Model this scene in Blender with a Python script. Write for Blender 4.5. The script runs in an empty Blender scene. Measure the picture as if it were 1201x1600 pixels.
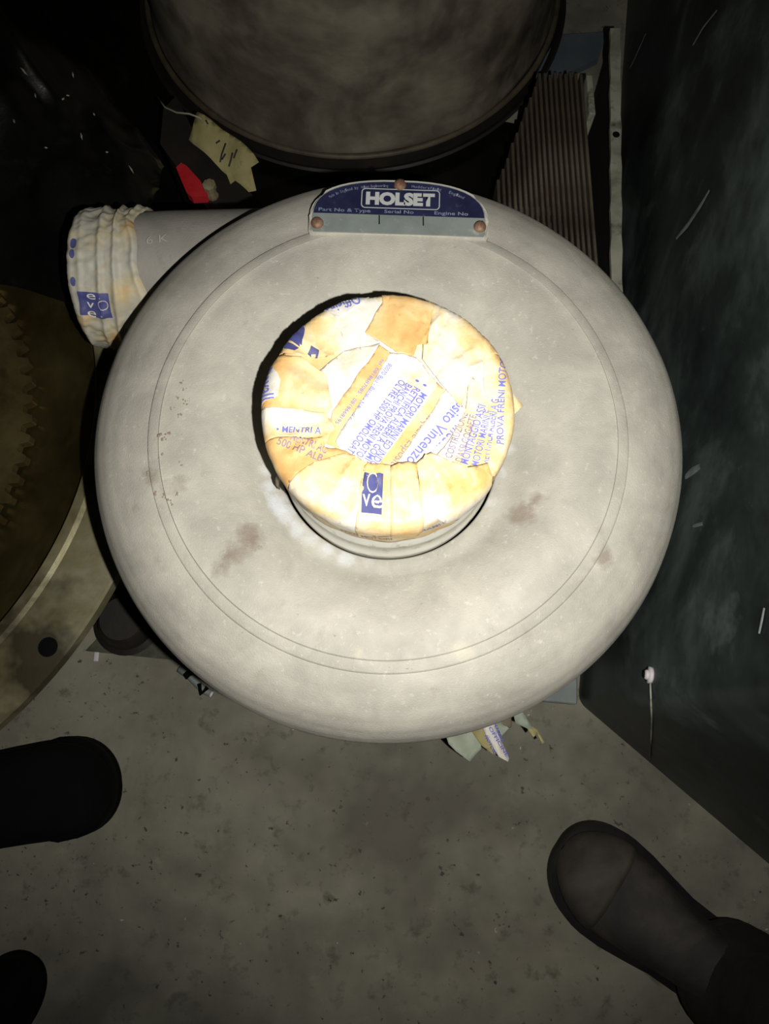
import bpy, bmesh, math, random
from mathutils import Vector, Matrix, noise
random.seed(7)
PI = math.pi
SC = bpy.context.scene
COL = SC.collection

# ------------------------------------------------------------------ camera, light, exposure
F = 1160.0; TILT = math.radians(14.5); CAMH = 0.95
cd = bpy.data.cameras.new('camera'); cam = bpy.data.objects.new('camera', cd); COL.objects.link(cam)
cd.sensor_fit = 'VERTICAL'; cd.sensor_height = 24; cd.lens = 24 * F / 1600; cd.clip_start = .01
cam.location = (0, 0, CAMH); cam.rotation_euler = (TILT, 0, 0); SC.camera = cam
SC.view_settings.view_transform = 'Standard'; SC.view_settings.look = 'None'
SC.view_settings.gamma = 1; SC.view_settings.use_curve_mapping = False
SC.view_settings.exposure = 0.0
w = bpy.data.worlds.new('world'); SC.world = w; w.use_nodes = True
w.node_tree.nodes['Background'].inputs[0].default_value = (.75, .85, 1, 1)
w.node_tree.nodes['Background'].inputs[1].default_value = 0.004
ld = bpy.data.lights.new('phone_flash', 'SPOT'); fl = bpy.data.objects.new('phone_flash', ld); COL.objects.link(fl)
ld.energy = 19.2; ld.spot_size = math.radians(107); ld.spot_blend = 1.0; ld.shadow_soft_size = .0035; ld.color = (1, .965, .90)
fl.location = Vector((.044, -.024, CAMH + .004)); fl.rotation_euler = (math.radians(19.5), math.radians(1.0), 0)

# ------------------------------------------------------------------ helpers
def ray(u, v):
    x = (u - 600.5) / F; y = (800 - v) / F; c, s = math.cos(TILT), math.sin(TILT)
    return Vector((x, y * c + s, y * s - c))
def px(u, v, z):
    d = ray(u, v); t = (z - CAMH) / d.z
    return Vector((0, 0, CAMH)) + d * t
def px_plane(u, v, p, n):
    d = ray(u, v); o = Vector((0, 0, CAMH)); t = (p - o).dot(n) / d.dot(n); return o + d * t
def lin(c):
    return tuple((x / 12.92 if x <= .04045 else ((x + .055) / 1.055) ** 2.4) for x in (v / 255 for v in c)) + (1,)

def material(name, cols, scale=8, rough=.6, metal=0, bump=.0, bscale=150, fine=None, stains=None, detail=6, ramp=(.35, .65), stretch=None, spec=None, rnoise=0):
    """cols: base colours mixed by noise; fine: (colour, scale, lo, hi) speckle; stains: (colour, [(x,y,z,r)], strength)"""
    m = bpy.data.materials.new(name); m.use_nodes = True; nt = m.node_tree; N = nt.nodes; L = nt.links
    b = N['Principled BSDF']; b.inputs['Roughness'].default_value = rough; b.inputs['Metallic'].default_value = metal
    if spec is not None: b.inputs['Specular IOR Level'].default_value = spec
    tc = N.new('ShaderNodeTexCoord'); vec = tc.outputs['Object']
    if stretch:
        mp = N.new('ShaderNodeMapping'); mp.inputs['Scale'].default_value = stretch; L.new(vec, mp.inputs['Vector']); svec = mp.outputs[0]
    else: svec = vec
    def nz(sc, det, v=svec, dist=0):
        n = N.new('ShaderNodeTexNoise'); n.inputs['Scale'].default_value = sc; n.inputs['Detail'].default_value = det
        n.inputs['Roughness'].default_value = .62; n.inputs['Distortion'].default_value = dist; L.new(v, n.inputs['Vector']); return n
    n1 = nz(scale, detail, dist=.3); r = N.new('ShaderNodeValToRGB'); L.new(n1.outputs['Fac'], r.inputs[0])
    el = r.color_ramp.elements
    k = len(cols)
    for i, c in enumerate(cols):
        p = ramp[0] + (ramp[1] - ramp[0]) * i / max(1, k - 1)
        e = el[i] if i < 2 else el.new(p)
        e.position = p; e.color = lin(c)
    if k == 1: el[1].color = lin(cols[0]); el[1].position = 1
    out = r.outputs[0]
    def mix(fac, col):
        nonlocal out
        mx = N.new('ShaderNodeMix'); mx.data_type = 'RGBA'; L.new(fac, mx.inputs[0]); L.new(out, mx.inputs[6])
        mx.inputs[7].default_value = lin(col); out = mx.outputs[2]
    def rng(val, lo, hi, a=0, bb=1):
        q = N.new('ShaderNodeMapRange'); q.inputs[1].default_value = lo; q.inputs[2].default_value = hi
        q.inputs[3].default_value = a; q.inputs[4].default_value = bb; L.new(val, q.inputs[0]); return q.outputs[0]
    for f in (fine or []):
        col, sc, lo, hi = f[:4]; st = f[4] if len(f) > 4 else 1
        mix(rng(nz(sc, 4, svec).outputs['Fac'], lo, hi, 0, st), col)
    for col, pts, st in (stains or []):
        wob = nz(70, 5, vec)
        for (x, y, z, rad) in pts:
            d = N.new('ShaderNodeVectorMath'); d.operation = 'DISTANCE'; L.new(vec, d.inputs[0]); d.inputs[1].default_value = (x, y, z)
            ad = N.new('ShaderNodeMath'); ad.operation = 'MULTIPLY_ADD'; L.new(wob.outputs['Fac'], ad.inputs[0]); ad.inputs[1].default_value = -rad * 3.2
            L.new(d.outputs['Value'], ad.inputs[2])
            mix(rng(ad.outputs[0], -rad * 1.25, -rad * .35, st, 0), col)
    L.new(out, b.inputs['Base Color'])
    if rnoise:
        L.new(rng(n1.outputs['Fac'], .3, .7, rough - rnoise, rough + rnoise), b.inputs['Roughness'])
    if bump:
        bp = N.new('ShaderNodeBump'); bp.inputs['Strength'].default_value = bump; bp.inputs['Distance'].default_value = .001
        L.new(nz(bscale, 5, vec).outputs['Fac'], bp.inputs['Height']); L.new(bp.outputs[0], b.inputs['Normal'])
    return m

def root_of(o):
    while o.parent: o = o.parent
    return o
def thing(name, loc, label, cat, group=None):
    o = bpy.data.objects.new(name, None); COL.objects.link(o); o.location = loc; o.empty_display_size = .02
    o['label'] = label; o['category'] = cat
    if group: o['group'] = group
    return o
def finish(name, bm, mat, parent=None, smooth=True, label=None, cat=None, group=None, kind=None, auto=None, sharp=None):
    """bm is in world coordinates"""
    bm.normal_update()
    if parent is not None: org = root_of(parent).location.copy()
    else:
        xs = [v.co for v in bm.verts]
        org = Vector(((min(p.x for p in xs) + max(p.x for p in xs)) / 2, (min(p.y for p in xs) + max(p.y for p in xs)) / 2, min(p.z for p in xs)))
    for v in bm.verts: v.co -= org
    me = bpy.data.meshes.new(name); bm.to_mesh(me); bm.free()
    for m in (mat if isinstance(mat, (list, tuple)) else [mat]): me.materials.append(m)
    if smooth:
        me.polygons.foreach_set('use_smooth', [True] * len(me.polygons))
        if sharp: me.set_sharp_from_angle(angle=math.radians(sharp))
    o = bpy.data.objects.new(name, me); COL.objects.link(o)
    if parent is not None: o.parent = parent
    else: o.location = org
    if label: o['label'] = label
    if cat: o['category'] = cat
    if group: o['group'] = group
    if kind: o['kind'] = kind
    return o

def lathe(bm, prof, c, n=96, axis='Z', wob=None, M=None):
    """prof (r, z) ; c centre (x, y) ; M optional matrix"""
    rings = []
    for i, (r, z) in enumerate(prof):
        if r < 1e-6:
            p = Vector((0, 0, z)); p = (M @ p) if M else p + Vector((c[0], c[1], 0)); rings.append([bm.verts.new(p)]); continue
        ring = []
        for k in range(n):
            a = 2 * PI * k / n
            rr, zz = (wob(r, z, a) if wob else (r, z))
            p = Vector((rr * math.cos(a), rr * math.sin(a), zz))
            p = (M @ p) if M else p + Vector((c[0], c[1], 0)); ring.append(bm.verts.new(p))
        rings.append(ring)
    for a, b in zip(rings, rings[1:]):
        if len(a) == 1 and len(b) == 1: continue
        for k in range(n):
            k2 = (k + 1) % n
            if len(a) == 1: bm.faces.new((a[0], b[k], b[k2]))
            elif len(b) == 1: bm.faces.new((a[k], b[0], a[k2]))
            else: bm.faces.new((a[k], b[k], b[k2], a[k2]))
    return bm
def fixn(bm): bmesh.ops.recalc_face_normals(bm, faces=bm.faces); return bm
def box(bm, lo, hi, bev=0, M=None):
    t = bmesh.new(); bmesh.ops.create_cube(t, size=1)
    for v in t.verts:
        v.co = Vector([(lo[i] + hi[i]) / 2 + v.co[i] * (hi[i] - lo[i]) for i in range(3)])
    if bev: bmesh.ops.bevel(t, geom=t.edges[:], offset=bev, segments=2, affect='EDGES', profile=.5)
    if M:
        for v in t.verts: v.co = M @ v.co
    vm = {v: bm.verts.new(v.co) for v in t.verts}
    for f in t.faces: bm.faces.new([vm[v] for v in f.verts])
    t.free(); return bm
def tube(bm, pts, r, n=8, cap=True):
    rings = []; pts = [Vector(p) for p in pts]
    for i, p in enumerate(pts):
        d = (pts[min(i + 1, len(pts) - 1)] - pts[max(i - 1, 0)]).normalized()
        a = d.cross(Vector((0, 0, 1)));
        if a.length < .01: a = d.cross(Vector((1, 0, 0)))
        a.normalize(); b = d.cross(a).normalized(); rr = r[i] if isinstance(r, (list, tuple)) else r
        rings.append([bm.verts.new(p + a * rr * math.cos(2 * PI * k / n) + b * rr * math.sin(2 * PI * k / n)) for k in range(n)])
    for A, B in zip(rings, rings[1:]):
        for k in range(n): bm.faces.new((A[k], A[(k + 1) % n], B[(k + 1) % n], B[k]))
    if cap: bm.faces.new(rings[0][::-1]); bm.faces.new(rings[-1])
    return fixn(bm)
def slab(bm, poly, z0, z1, grid=0, zf=None):
    """closed prism from an outline (list of Vectors/2-tuples) between heights; zf(x,y)->offset"""
    t = bmesh.new(); vs = [t.verts.new((p[0], p[1], 0)) for p in poly]; t.faces.new(vs)
    if t.faces[:][0].normal.z < 0: pass
    if grid: gridcut(t, grid)
    th = z1 - z0
    r = bmesh.ops.extrude_face_region(t, geom=t.faces[:])
    up = {e for e in r['geom'] if isinstance(e, bmesh.types.BMVert)}
    for v in t.verts:
        v.co.z = (z1 if v in up else z0) + (zf(v.co.x, v.co.y) if zf else 0)
    fixn(t)
    vm = {v: bm.verts.new(v.co) for v in t.verts}
    for f in t.faces: bm.faces.new([vm[v] for v in f.verts])
    t.free(); return bm
def gridcut(t, g):
    xs = [v.co.x for v in t.verts]; ys = [v.co.y for v in t.verts]
    for ax, lo, hi in ((0, min(xs), max(xs)), (1, min(ys), max(ys))):
        k = math.floor(lo / g) + 1
        while k * g < hi - 1e-6:
            no = Vector((1, 0, 0)) if ax == 0 else Vector((0, 1, 0))
            bmesh.ops.bisect_plane(t, geom=t.verts[:] + t.edges[:] + t.faces[:], plane_co=no * (k * g), plane_no=no, dist=1e-6); k += 1
_dg = None
def text_bm(body, bold=0.0, space=1.0):
    cu = bpy.data.curves.new('t', 'FONT'); cu.body = body; cu.size = 1; cu.resolution_u = 3; cu.space_character = space; cu.offset = bold
    o = bpy.data.objects.new('t', cu); COL.objects.link(o); bpy.context.view_layer.update()
    me = bpy.data.meshes.new_from_object(o.evaluated_get(bpy.context.evaluated_depsgraph_get()))
    bm = bmesh.new(); bm.from_mesh(me); bpy.data.objects.remove(o); bpy.data.curves.remove(cu); bpy.data.meshes.remove(me)
    bmesh.ops.remove_doubles(bm, verts=bm.verts, dist=1e-5)
    return bm
def merge(dst, src):
    vm = {v: dst.verts.new(v.co) for v in src.verts}
    for f in src.faces:
        try: dst.faces.new([vm[v] for v in f.verts])
        except ValueError: pass
    src.free()
def line_text(dst, body, A, B, height, bold=0.0, grid=.003):
    """flat text along A->B (xy), glyph size height, appended to dst at z=0"""
    t = text_bm(body, bold); xs = [v.co.x for v in t.verts]; x0, x1 = min(xs), max(xs)
    A = Vector(A[:2]); B = Vector(B[:2]); d = (B - A); L = d.length; d.normalize(); up = Vector((-d.y, d.x))
    for v in t.verts:
        q = A + d * ((v.co.x - x0) / (x1 - x0) * L) + up * (v.co.y * height / .69)
        v.co = (q.x, q.y, 0)
    if grid: gridcut(t, grid)
    merge(dst, t)

# ------------------------------------------------------------------ materials
CX, CY = .0025, .174
def loc_pts(lst, z=.463):
    out = []
    for (u, v, r) in lst:
        p = px(u, v, z); out.append((p.x - CX, p.y - CY, p.z, r))
    return out
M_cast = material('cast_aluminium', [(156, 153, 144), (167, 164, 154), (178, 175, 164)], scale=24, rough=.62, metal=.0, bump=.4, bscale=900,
    fine=[((120, 112, 100), 60, .60, .78, .35), ((205, 203, 196), 240, .60, .75, .5), ((118, 108, 96), 300, .68, .74, .5)],
    stains=[((116, 102, 86), loc_pts([(272, 765, .008), (240, 745, .006), (385, 835, .009), (372, 862, .011), (352, 888, .009), (205, 795, .006), (812, 795, .010), (835, 780, .006), (262, 675, .005), (290, 615, .005), (255, 715, .003), (940, 870, .007)]), .6),
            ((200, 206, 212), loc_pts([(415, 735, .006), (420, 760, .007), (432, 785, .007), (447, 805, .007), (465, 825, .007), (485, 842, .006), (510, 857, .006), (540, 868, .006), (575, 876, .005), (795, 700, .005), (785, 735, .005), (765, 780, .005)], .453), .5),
            ((196, 190, 172), loc_pts([(640, 1020, .006), (720, 1015, .008), (560, 1022, .006)]), .5)], spec=.4)
M_castdark = material('cast_aluminium_pipe', [(132, 130, 124), (150, 147, 140)], scale=18, rough=.65, bump=.3, bscale=480, fine=[((112, 106, 98), 70, .6, .78, .5)])
M_iron = material('dark_cast_iron', [(46, 40, 34), (70, 58, 46), (92, 66, 48)], scale=16, rough=.8, metal=.2, bump=.5, bscale=200)
M_neck = material('pale_pipe', [(196, 194, 182), (214, 214, 206)], scale=20, rough=.5, fine=[((120, 102, 70), 90, .56, .74, .8)], bump=.2)
M_tw = material('paper_tape_white', [(206, 202, 192), (222, 220, 216)], scale=26, rough=.55, bump=.7, bscale=75, fine=[((206, 176, 120), 40, .56, .74, .8), ((140, 110, 80), 130, .70, .78, .5)])
M_tt = material('paper_tape_amber', [(212, 164, 102), (222, 184, 124), (226, 210, 176)], scale=19, ramp=(.36, .62), rough=.55, bump=.7, bscale=75, fine=[((206, 150, 84), 36, .58, .78, .6), ((120, 88, 60), 110, .68, .76, .6)])
M_tc = material('paper_tape_cream', [(214, 172, 108), (222, 200, 150), (222, 218, 208)], scale=17, ramp=(.38, .58), rough=.5, bump=.7, bscale=75, fine=[((150, 120, 90), 100, .68, .78, .6)])
M_side = material('paper_tape_outlet', [(196, 164, 112), (186, 176, 146), (172, 170, 158)], scale=30, rough=.6, bump=.4, bscale=160, fine=[((172, 128, 78), 40, .62, .78, .5)], ramp=(.32, .55))
M_ink = material('blue_ink', [(104, 108, 190), (118, 122, 200)], scale=60, rough=.6)
M_inkb = material('brown_violet_ink', [(134, 112, 140), (150, 128, 140)], scale=60, rough=.6)
M_inkd = material('dark_blue_ink', [(66, 70, 124), (84, 88, 140)], scale=60, rough=.6, fine=[((120, 104, 110), 60, .6, .7, .7)])
M_plb = material('nameplate_blue', [(28, 30, 56), (40, 43, 72)], scale=40, rough=.35, metal=.0, fine=[((80, 82, 120), 160, .62, .74, .5)])
M_pls = material('nameplate_silver', [(118, 128, 124), (134, 142, 138)], scale=50, rough=.4, metal=.15, fine=[((170, 178, 170), 120, .62, .74, .6)])
M_prn = material('nameplate_lettering', [(168, 172, 170)], rough=.5)
M_prg = material('nameplate_small_print', [(96, 110, 132), (128, 134, 150)], scale=90, rough=.5)
M_rust = material('rusty_screw', [(104, 76, 60), (140, 112, 92)], scale=120, rough=.6, metal=.3, bump=.4, bscale=500)
M_floor = material('concrete', [(112, 110, 97), (132, 130, 115), (147, 143, 127)], scale=7, rough=.85, bump=.5, bscale=160, ramp=(.3, .7),
    fine=[((72, 68, 58), 45, .58, .72, .6), ((44, 42, 38), 110, .64, .70, .85), ((196, 194, 182), 85, .715, .74, .9), ((156, 152, 134), 24, .6, .75, .5), ((74, 70, 64), 3.6, .48, .66, .7)])
M_wall = material('dark_green_painted_steel', [(28, 34, 33), (48, 57, 55), (88, 100, 97)], scale=5, rough=.5, bump=.25, bscale=60, rnoise=.12,
    fine=[((118, 128, 124), 16, .62, .80, .55), ((22, 28, 28), 6, .50, .66, .8), ((104, 96, 86), 60, .70, .78, .5)])
M_black = material('black_painted_wall', [(7, 7, 7), (14, 14, 13), (22, 21, 18)], scale=6, rough=.5, bump=.3, bscale=40)
M_sheet = material('black_shade_plastic', [(6, 7, 6), (12, 13, 11), (20, 20, 16)], scale=9, rough=.25, bump=.5, bscale=45, fine=[((46, 46, 38), 14, .62, .8, .5)])  # black of the added sheet and mat that stand in for shade
M_drum = material('sooty_drum_steel', [(74, 65, 58), (106, 97, 85), (138, 130, 113), (154, 147, 130)], scale=7, rough=.7, metal=.1, bump=.3, bscale=120, ramp=(.3, .72), fine=[((36, 26, 24), 5, .52, .68, .8)])
M_drumrim = material('worn_drum_rim', [(66, 58, 46), (96, 88, 70)], scale=20, rough=.6, metal=.2)
M_tray = material('dark_oily_tray', [(24, 20, 18), (38, 32, 27)], scale=12, rough=.6, bump=.3, bscale=90)
M_tag = material('yellowed_card', [(150, 140, 92), (172, 164, 116)], scale=30, rough=.75, fine=[((100, 96, 70), 60, .62, .76, .6), ((150, 96, 80), 28, .66, .78, .5)])
M_pencil = material('pencil_marks', [(48, 46, 44)], rough=.8)
M_red = material('red_plastic', [(178, 26, 36), (196, 48, 54)], scale=30, rough=.45)
M_bone = material('pale_fitting', [(150, 140, 112), (110, 96, 70)], scale=50, rough=.6)
M_fin = material('rusty_fin', [(46, 40, 34), (82, 73, 61), (116, 108, 92)], scale=14, rough=.6, metal=.3, bump=.4, bscale=150, stretch=(1, .4, 1), fine=[((92, 54, 38), 22, .56, .72, .6)])
M_bar = material('worn_pale_steel', [(116, 118, 104), (150, 152, 136), (164, 164, 150)], scale=14, rough=.6, fine=[((64, 58, 50), 20, .58, .68, .9)], bump=.3)
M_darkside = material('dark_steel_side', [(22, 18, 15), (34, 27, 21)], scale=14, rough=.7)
M_blue = material('pale_blue_board', [(72, 82, 90), (88, 98, 104)], scale=10, rough=.6)
M_teal = material('dark_teal_can', [(24, 34, 35), (34, 46, 46)], scale=8, rough=.5)
M_or = material('dull_orange', [(120, 72, 34)], rough=.6)
M_fly = material('oily_machined_steel', [(54, 47, 28), (84, 75, 44), (116, 105, 64)], scale=6, rough=.36, metal=.65, bump=.2, bscale=120, rnoise=.1, ramp=(.3, .7), fine=[((30, 24, 16), 9, .5, .68, .8)])
M_flydark = material('oily_dark_steel', [(22, 18, 12), (40, 33, 20)], scale=9, rough=.42, metal=.4, bump=.2)
M_flange = material('stained_flange_steel', [(104, 96, 64), (140, 134, 104), (170, 174, 160)], scale=8, rough=.45, metal=.45, bump=.25, bscale=100, ramp=(.3, .7),
    fine=[((48, 40, 26), 11, .50, .66, .85), ((150, 176, 168), 13, .60, .72, .7), ((130, 74, 40), 30, .66, .74, .6)])
M_gear = material('worn_gear_steel', [(92, 78, 50), (136, 122, 82)], scale=18, rough=.35, metal=.7, bump=.2, fine=[((62, 46, 28), 20, .55, .7, .7)])
M_boot = material('black_boot_leather', [(5, 5, 6), (10, 10, 12)], scale=20, rough=.9, spec=.15, bump=.3, bscale=120)
M_boot2 = material('dusty_dark_shoe', [(24, 21, 20), (44, 40, 36), (66, 60, 54)], scale=16, rough=.75, bump=.3, bscale=150, ramp=(.32, .68))
M_cap2 = material('dusty_toe_cap', [(46, 42, 38), (70, 64, 56)], scale=22, rough=.8, bump=.2)
M_sole = material('black_rubber_sole', [(18, 15, 17), (34, 29, 31)], scale=20, rough=.7)
M_cloth = material('dark_trouser_cloth', [(16, 15, 15), (34, 32, 30)], scale=30, rough=.9, bump=.5, bscale=400)
M_blkcloth = material('black_trouser_cloth', [(7, 7, 8), (13, 13, 14)], scale=30, rough=.9, bump=.5, bscale=400)
M_scrap = material('grey_green_paper', [(132, 144, 128), (160, 168, 150)], scale=30, rough=.7)
M_brown = material('brown_rust', [(90, 80, 66), (112, 102, 86)], scale=40, rough=.8, bump=.4)
M_grey = material('grey_bracket_steel', [(112, 122, 122), (136, 142, 138)], scale=16, rough=.6)
M_plate = material('oily_plate_steel', [(52, 52, 42), (76, 78, 62), (96, 100, 80)], scale=14, rough=.55, bump=.3, fine=[((30, 24, 20), 12, .5, .64, .8)])
M_white = material('white_chip', [(206, 200, 204)], rough=.6)
M_blktape = material('black_tape', [(10, 10, 11)], rough=.95, spec=.1)
M_scratch = material('bare_metal_scratch', [(140, 146, 150), (110, 112, 114)], scale=60, rough=.5)
M_dirt = material('dried_grease', [(126, 112, 98), (146, 134, 118)], scale=80, rough=.8, bump=.5, bscale=500)

# ------------------------------------------------------------------ setting
bm = bmesh.new(); slab(bm, [(-1.9, -1.1), (1.3, -1.1), (1.3, 2.3), (-1.9, 2.3)], -.05, 0)
finish('floor', bm, M_floor, smooth=False, kind='structure')
# right wall: bent dark steel lining, follows the bottom line read from the photograph
A = px(1201, 1350, 0); B = px(903, 1096, 0); Cc = px(976, 60, 0)
d1 = (A - B).normalized(); d2 = (Cc - B).normalized()
pl = [B + d1 * 1.2, B + d1 * .012]
for k in range(1, 8):
    t = k / 8; pl.append((B + d1 * .012) * (1 - t) ** 2 + B * 2 * t * (1 - t) + (B + d2 * .012) * t * t)
pl += [B + d2 * .012, B + d2 * 1.75]
WH = 1.25
bm = bmesh.new(); inner = []; outer = []
nn = []
for i, p in enumerate(pl):
    d = (pl[min(i + 1, len(pl) - 1)] - pl[max(i - 1, 0)]).normalized(); nn.append(Vector((d.y, -d.x, 0)))
for p, n in zip(pl, nn):
    if n.x < 0: n = -n
    inner.append((bm.verts.new((p.x, p.y, 0)), bm.verts.new((p.x, p.y, WH))))
    q = p + Vector((abs(n.x), n.y, 0)) * .02
    outer.append((bm.verts.new((q.x, q.y, 0)), bm.verts.new((q.x, q.y, WH))))
for i in range(len(pl) - 1):
    bm.faces.new((inner[i][0], inner[i + 1][0], inner[i + 1][1], inner[i][1]))
    bm.faces.new((outer[i][0], outer[i][1], outer[i + 1][1], outer[i + 1][0]))
    bm.faces.new((inner[i][1], inner[i + 1][1], outer[i + 1][1], outer[i][1]))
    bm.faces.new((inner[i][0], outer[i][0], outer[i + 1][0], inner[i + 1][0]))
fixn(bm); wall_right = finish('wall_right', bm, M_wall, kind='structure', sharp=40)
nw2 = Vector((d2.y, -d2.x, 0)); nw2 = nw2 if nw2.x < 0 else -nw2
nw1 = Vector((d1.y, -d1.x, 0)); nw1 = nw1 if nw1.x < 0 else -nw1
def on_wall(u, v, off=.0006):
    p = px_plane(u, v, B, nw2)
    if (p - B).dot(d2) < .0: p = px_plane(u, v, B, nw1); return p + nw1 * off, nw1
    return p + nw2 * off, nw2
def scratch(pts, wd):
    bm = bmesh.new(); P = [on_wall(u, v, .0009) for u, v in pts]
    L = []
    for i, (p, n) in enumerate(P):
        d = (P[min(i + 1, len(P) - 1)][0] - P[max(i - 1, 0)][0]).normalized(); s = d.cross(n).normalized()
        ww = wd * (.25 + .75 * math.sin(PI * (i + .6) / (len(P) + .2)))
        L.append((bm.verts.new(p + s * ww), bm.verts.new(p + n * .0008), bm.verts.new(p - s * ww)))
    for a, b in zip(L, L[1:]):
        bm.faces.new((a[0], a[1], b[1], b[0])); bm.faces.new((a[1], a[2], b[2], b[1]))
    fixn(bm); finish('scratch', bm, M_scratch, parent=wall_right)
for pts, wd in ([[(1058, 372), (1075, 352), (1095, 322), (1110, 296)], .0035], [[(985, 106), (992, 92), (1002, 70), (1010, 52)], .002],
                [[(1084, 70), (1100, 42), (1122, 15)], .0016], [[(1072, 745), (1082, 737), (1096, 728)], .004], [[(1188, 990), (1192, 970), (1196, 950)], .0014], [[(1084, 822), (1100, 818)], .002]):
    scratch(pts, wd)
# left and rear walls, black
bm = bmesh.new(); box(bm, (-1.75, -1.0, 0), (-1.72, 2.1, 1.25)); finish('wall_left', bm, M_black, smooth=False, kind='structure')
bm = bmesh.new(); box(bm, (-1.75, 2.1, 0), (1.2, 2.13, 1.25)); finish('wall_back', bm, M_black, smooth=False, kind='structure')

# screw with washer on the wall and the wall seam drawn as a thin wire below it
p, n = on_wall(1017, 1055, .002)
rt = thing('wall_screw', p, 'pale painted screw and washer on the dark green wall with wall seam drawn as wire below', 'screw')
q = n.to_track_quat('Z', 'Y').to_matrix().to_4x4(); Mx = Matrix.Translation(p) @ q
bm = bmesh.new(); lathe(bm, [(0, .004), (.0035, .004), (.0045, .0028), (.0045, .0012), (.0075, .0010), (.0078, -.002), (0, -.002)], (0, 0), 20, M=Mx); finish('washer', fixn(bm), M_white, rt)
bm = bmesh.new(); box(bm, (-.003, -.0006, .0038), (.003, .0006, .0046), M=Mx); finish('screw_slot', bm, M_blktape, rt)
bm = bmesh.new(); tube(bm, [on_wall(u, v, .0015)[0] for u, v in ((1018, 1062), (1019, 1090), (1019, 1120), (1018, 1150), (1016, 1184))], .0009, 6)
finish('seam_wire', bm, M_bar, rt)

# ------------------------------------------------------------------ oil drum on tray (top)
dc = Vector((-.05, 1.087, 0)); DR = .315
rt = thing('steel_drum', (dc.x, dc.y, .03), 'large sooty brown steel drum standing behind the pale turbocharger', 'drum')
def dw(r, z, a):
    k = noise.noise(Vector((math.cos(a) * 2.2, math.sin(a) * 2.2, z * 5))) * .006 if r > .2 else 0
    return r + k, z
bm = bmesh.new()
prof = [(0, .045), (DR - .02, .045), (DR - .012, .034), (DR - .004, .030), (DR + .0, .034), (DR, .045)]
prof += [(DR - .004, .06)] + [(DR - .004, .06 + .02 * k) for k in range(1, 14)]
prof += [(DR + .004, .335), (DR + .006, .345), (DR + .004, .355), (DR - .004, .37)] + [(DR - .004, .37 + .02 * k) for k in range(1, 12)] + [(DR + .005, .62), (DR + .005, .64), (DR - .004, .66), (DR - .004, .83), (DR - .004, .86)]
prof += [(DR - .012, .862), (DR - .016, .85), (0, .85)]
lathe(bm, prof, dc, 128, wob=dw); finish('drum_body', fixn(bm), M_drum, rt, sharp=50)
bm = bmesh.new(); tor = [(DR + .004 + .0045 * math.cos(a), .037 + .0045 * math.sin(a)) for a in [2 * PI * k / 10 for k in range(11)]]
lathe(bm, tor, dc, 128); finish('bottom_rim', fixn(bm), M_drumrim, rt)
bm = bmesh.new(); tor = [(DR + .0 + .006 * math.cos(a), .862 + .006 * math.sin(a)) for a in [2 * PI * k / 10 for k in range(11)]]
lathe(bm, tor, dc, 128); finish('top_rim', fixn(bm), M_drumrim, rt)
# dark round tray under the drum
bm = bmesh.new(); lathe(bm, [(0, .005), (.318, .005), (.326, .007), (.333, .020), (.336, .022), (.333, .025), (.328, .022), (.322, .012), (.318, .0295), (0, .0295)], dc, 96)
finish('drip_tray', fixn(bm), M_tray, label='dark oily round tray under the large steel drum', cat='tray', sharp=40)

# ------------------------------------------------------------------ tag, red handle, fitting, near the tray
def upoly(pts, z): return [px(u, v, z) for u, v in pts]
rt = thing('card_tag', px(350, 245, .14), 'yellowed card tag with pencil marks lying beside the drum foot', 'tag')
P = upoly([(309, 180), (293, 214), (345, 262), (388, 299), (400, 296), (393, 266), (405, 257), (398, 246), (360, 214)], .14)
bend = lambda x, y: .006 * math.sin((x + y) * 40) + .003 * math.sin(x * 130)
bm = bmesh.new(); slab(bm, P, .14, .1412, .008, bend); finish('card', bm, M_tag, rt)
bm = bmesh.new(); slab(bm, upoly([(352, 268), (360, 288), (368, 282), (364, 272)], .137), .137, .138); finish('torn_corner', bm, M_tag, rt, smooth=False)
bm = bmesh.new()
for seg in ([(343, 250), (346, 240), (353, 226)], [(346, 247), (352, 240)], [(357, 258), (361, 250), (364, 242)], [(366, 250), (372, 240)], [(324, 196), (327, 201)], [(338, 226), (344, 222)]):
    P2 = [px(u, v, .142) for u, v in seg]
    bm = bmesh.new(); tube(bm, [p + Vector((0, 0, bend(p.x, p.y) + .0004)) for p in P2], .0011, 5); finish('pencil_mark', bm, M_pencil, rt)
bm = bmesh.new(); tube(bm, [px(u, v, z) for u, v, z in ((322, 196, .143), (312, 184, .156), (296, 178, .158), (276, 176, .15), (258, 168, .14), (246, 152, .13))], .0012, 6)
finish('tag_wire', bm, M_bar, rt)
# curved dark housing piece that the tag lies on
bm = bmesh.new()
Pc = [px(u, v, .128) for u, v in ((275, 150), (300, 200), (335, 250), (380, 290), (425, 335), (330, 335), (250, 225), (255, 170))]
slab(bm, Pc, 0.0045, .128, .03, lambda x, y: 0.0)
bmesh.ops.bevel(bm, geom=[e for e in bm.edges if e.calc_length() > .0 and e.is_manifold and e.calc_face_angle(0) > .6], offset=.004, segments=2, affect='EDGES')
finish('engine_cover', bm, M_tray, label='dark brown curved metal cover under the yellowed card tag', cat='metal cover', sharp=35)
bm = bmesh.new(); slab(bm, upoly([(275, 262), (283, 255), (292, 260), (312, 282), (325, 301), (322, 307), (300, 309), (292, 302), (284, 284)], .14), .1285, .141); finish('red_handle', bm, M_red, smooth=False, label='small bright red plastic handle between black sheet and drum', cat='handle')
bm = bmesh.new(); p = px(331, 302, .135)
lathe(bm, [(0, .1283), (.007, .1283), (.008, .134), (.006, .138), (.006, .144), (.0085, .146), (.0085, .152), (0, .154)], p, 8); bmesh.ops.recalc_face_normals(bm, faces=bm.faces)
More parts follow.
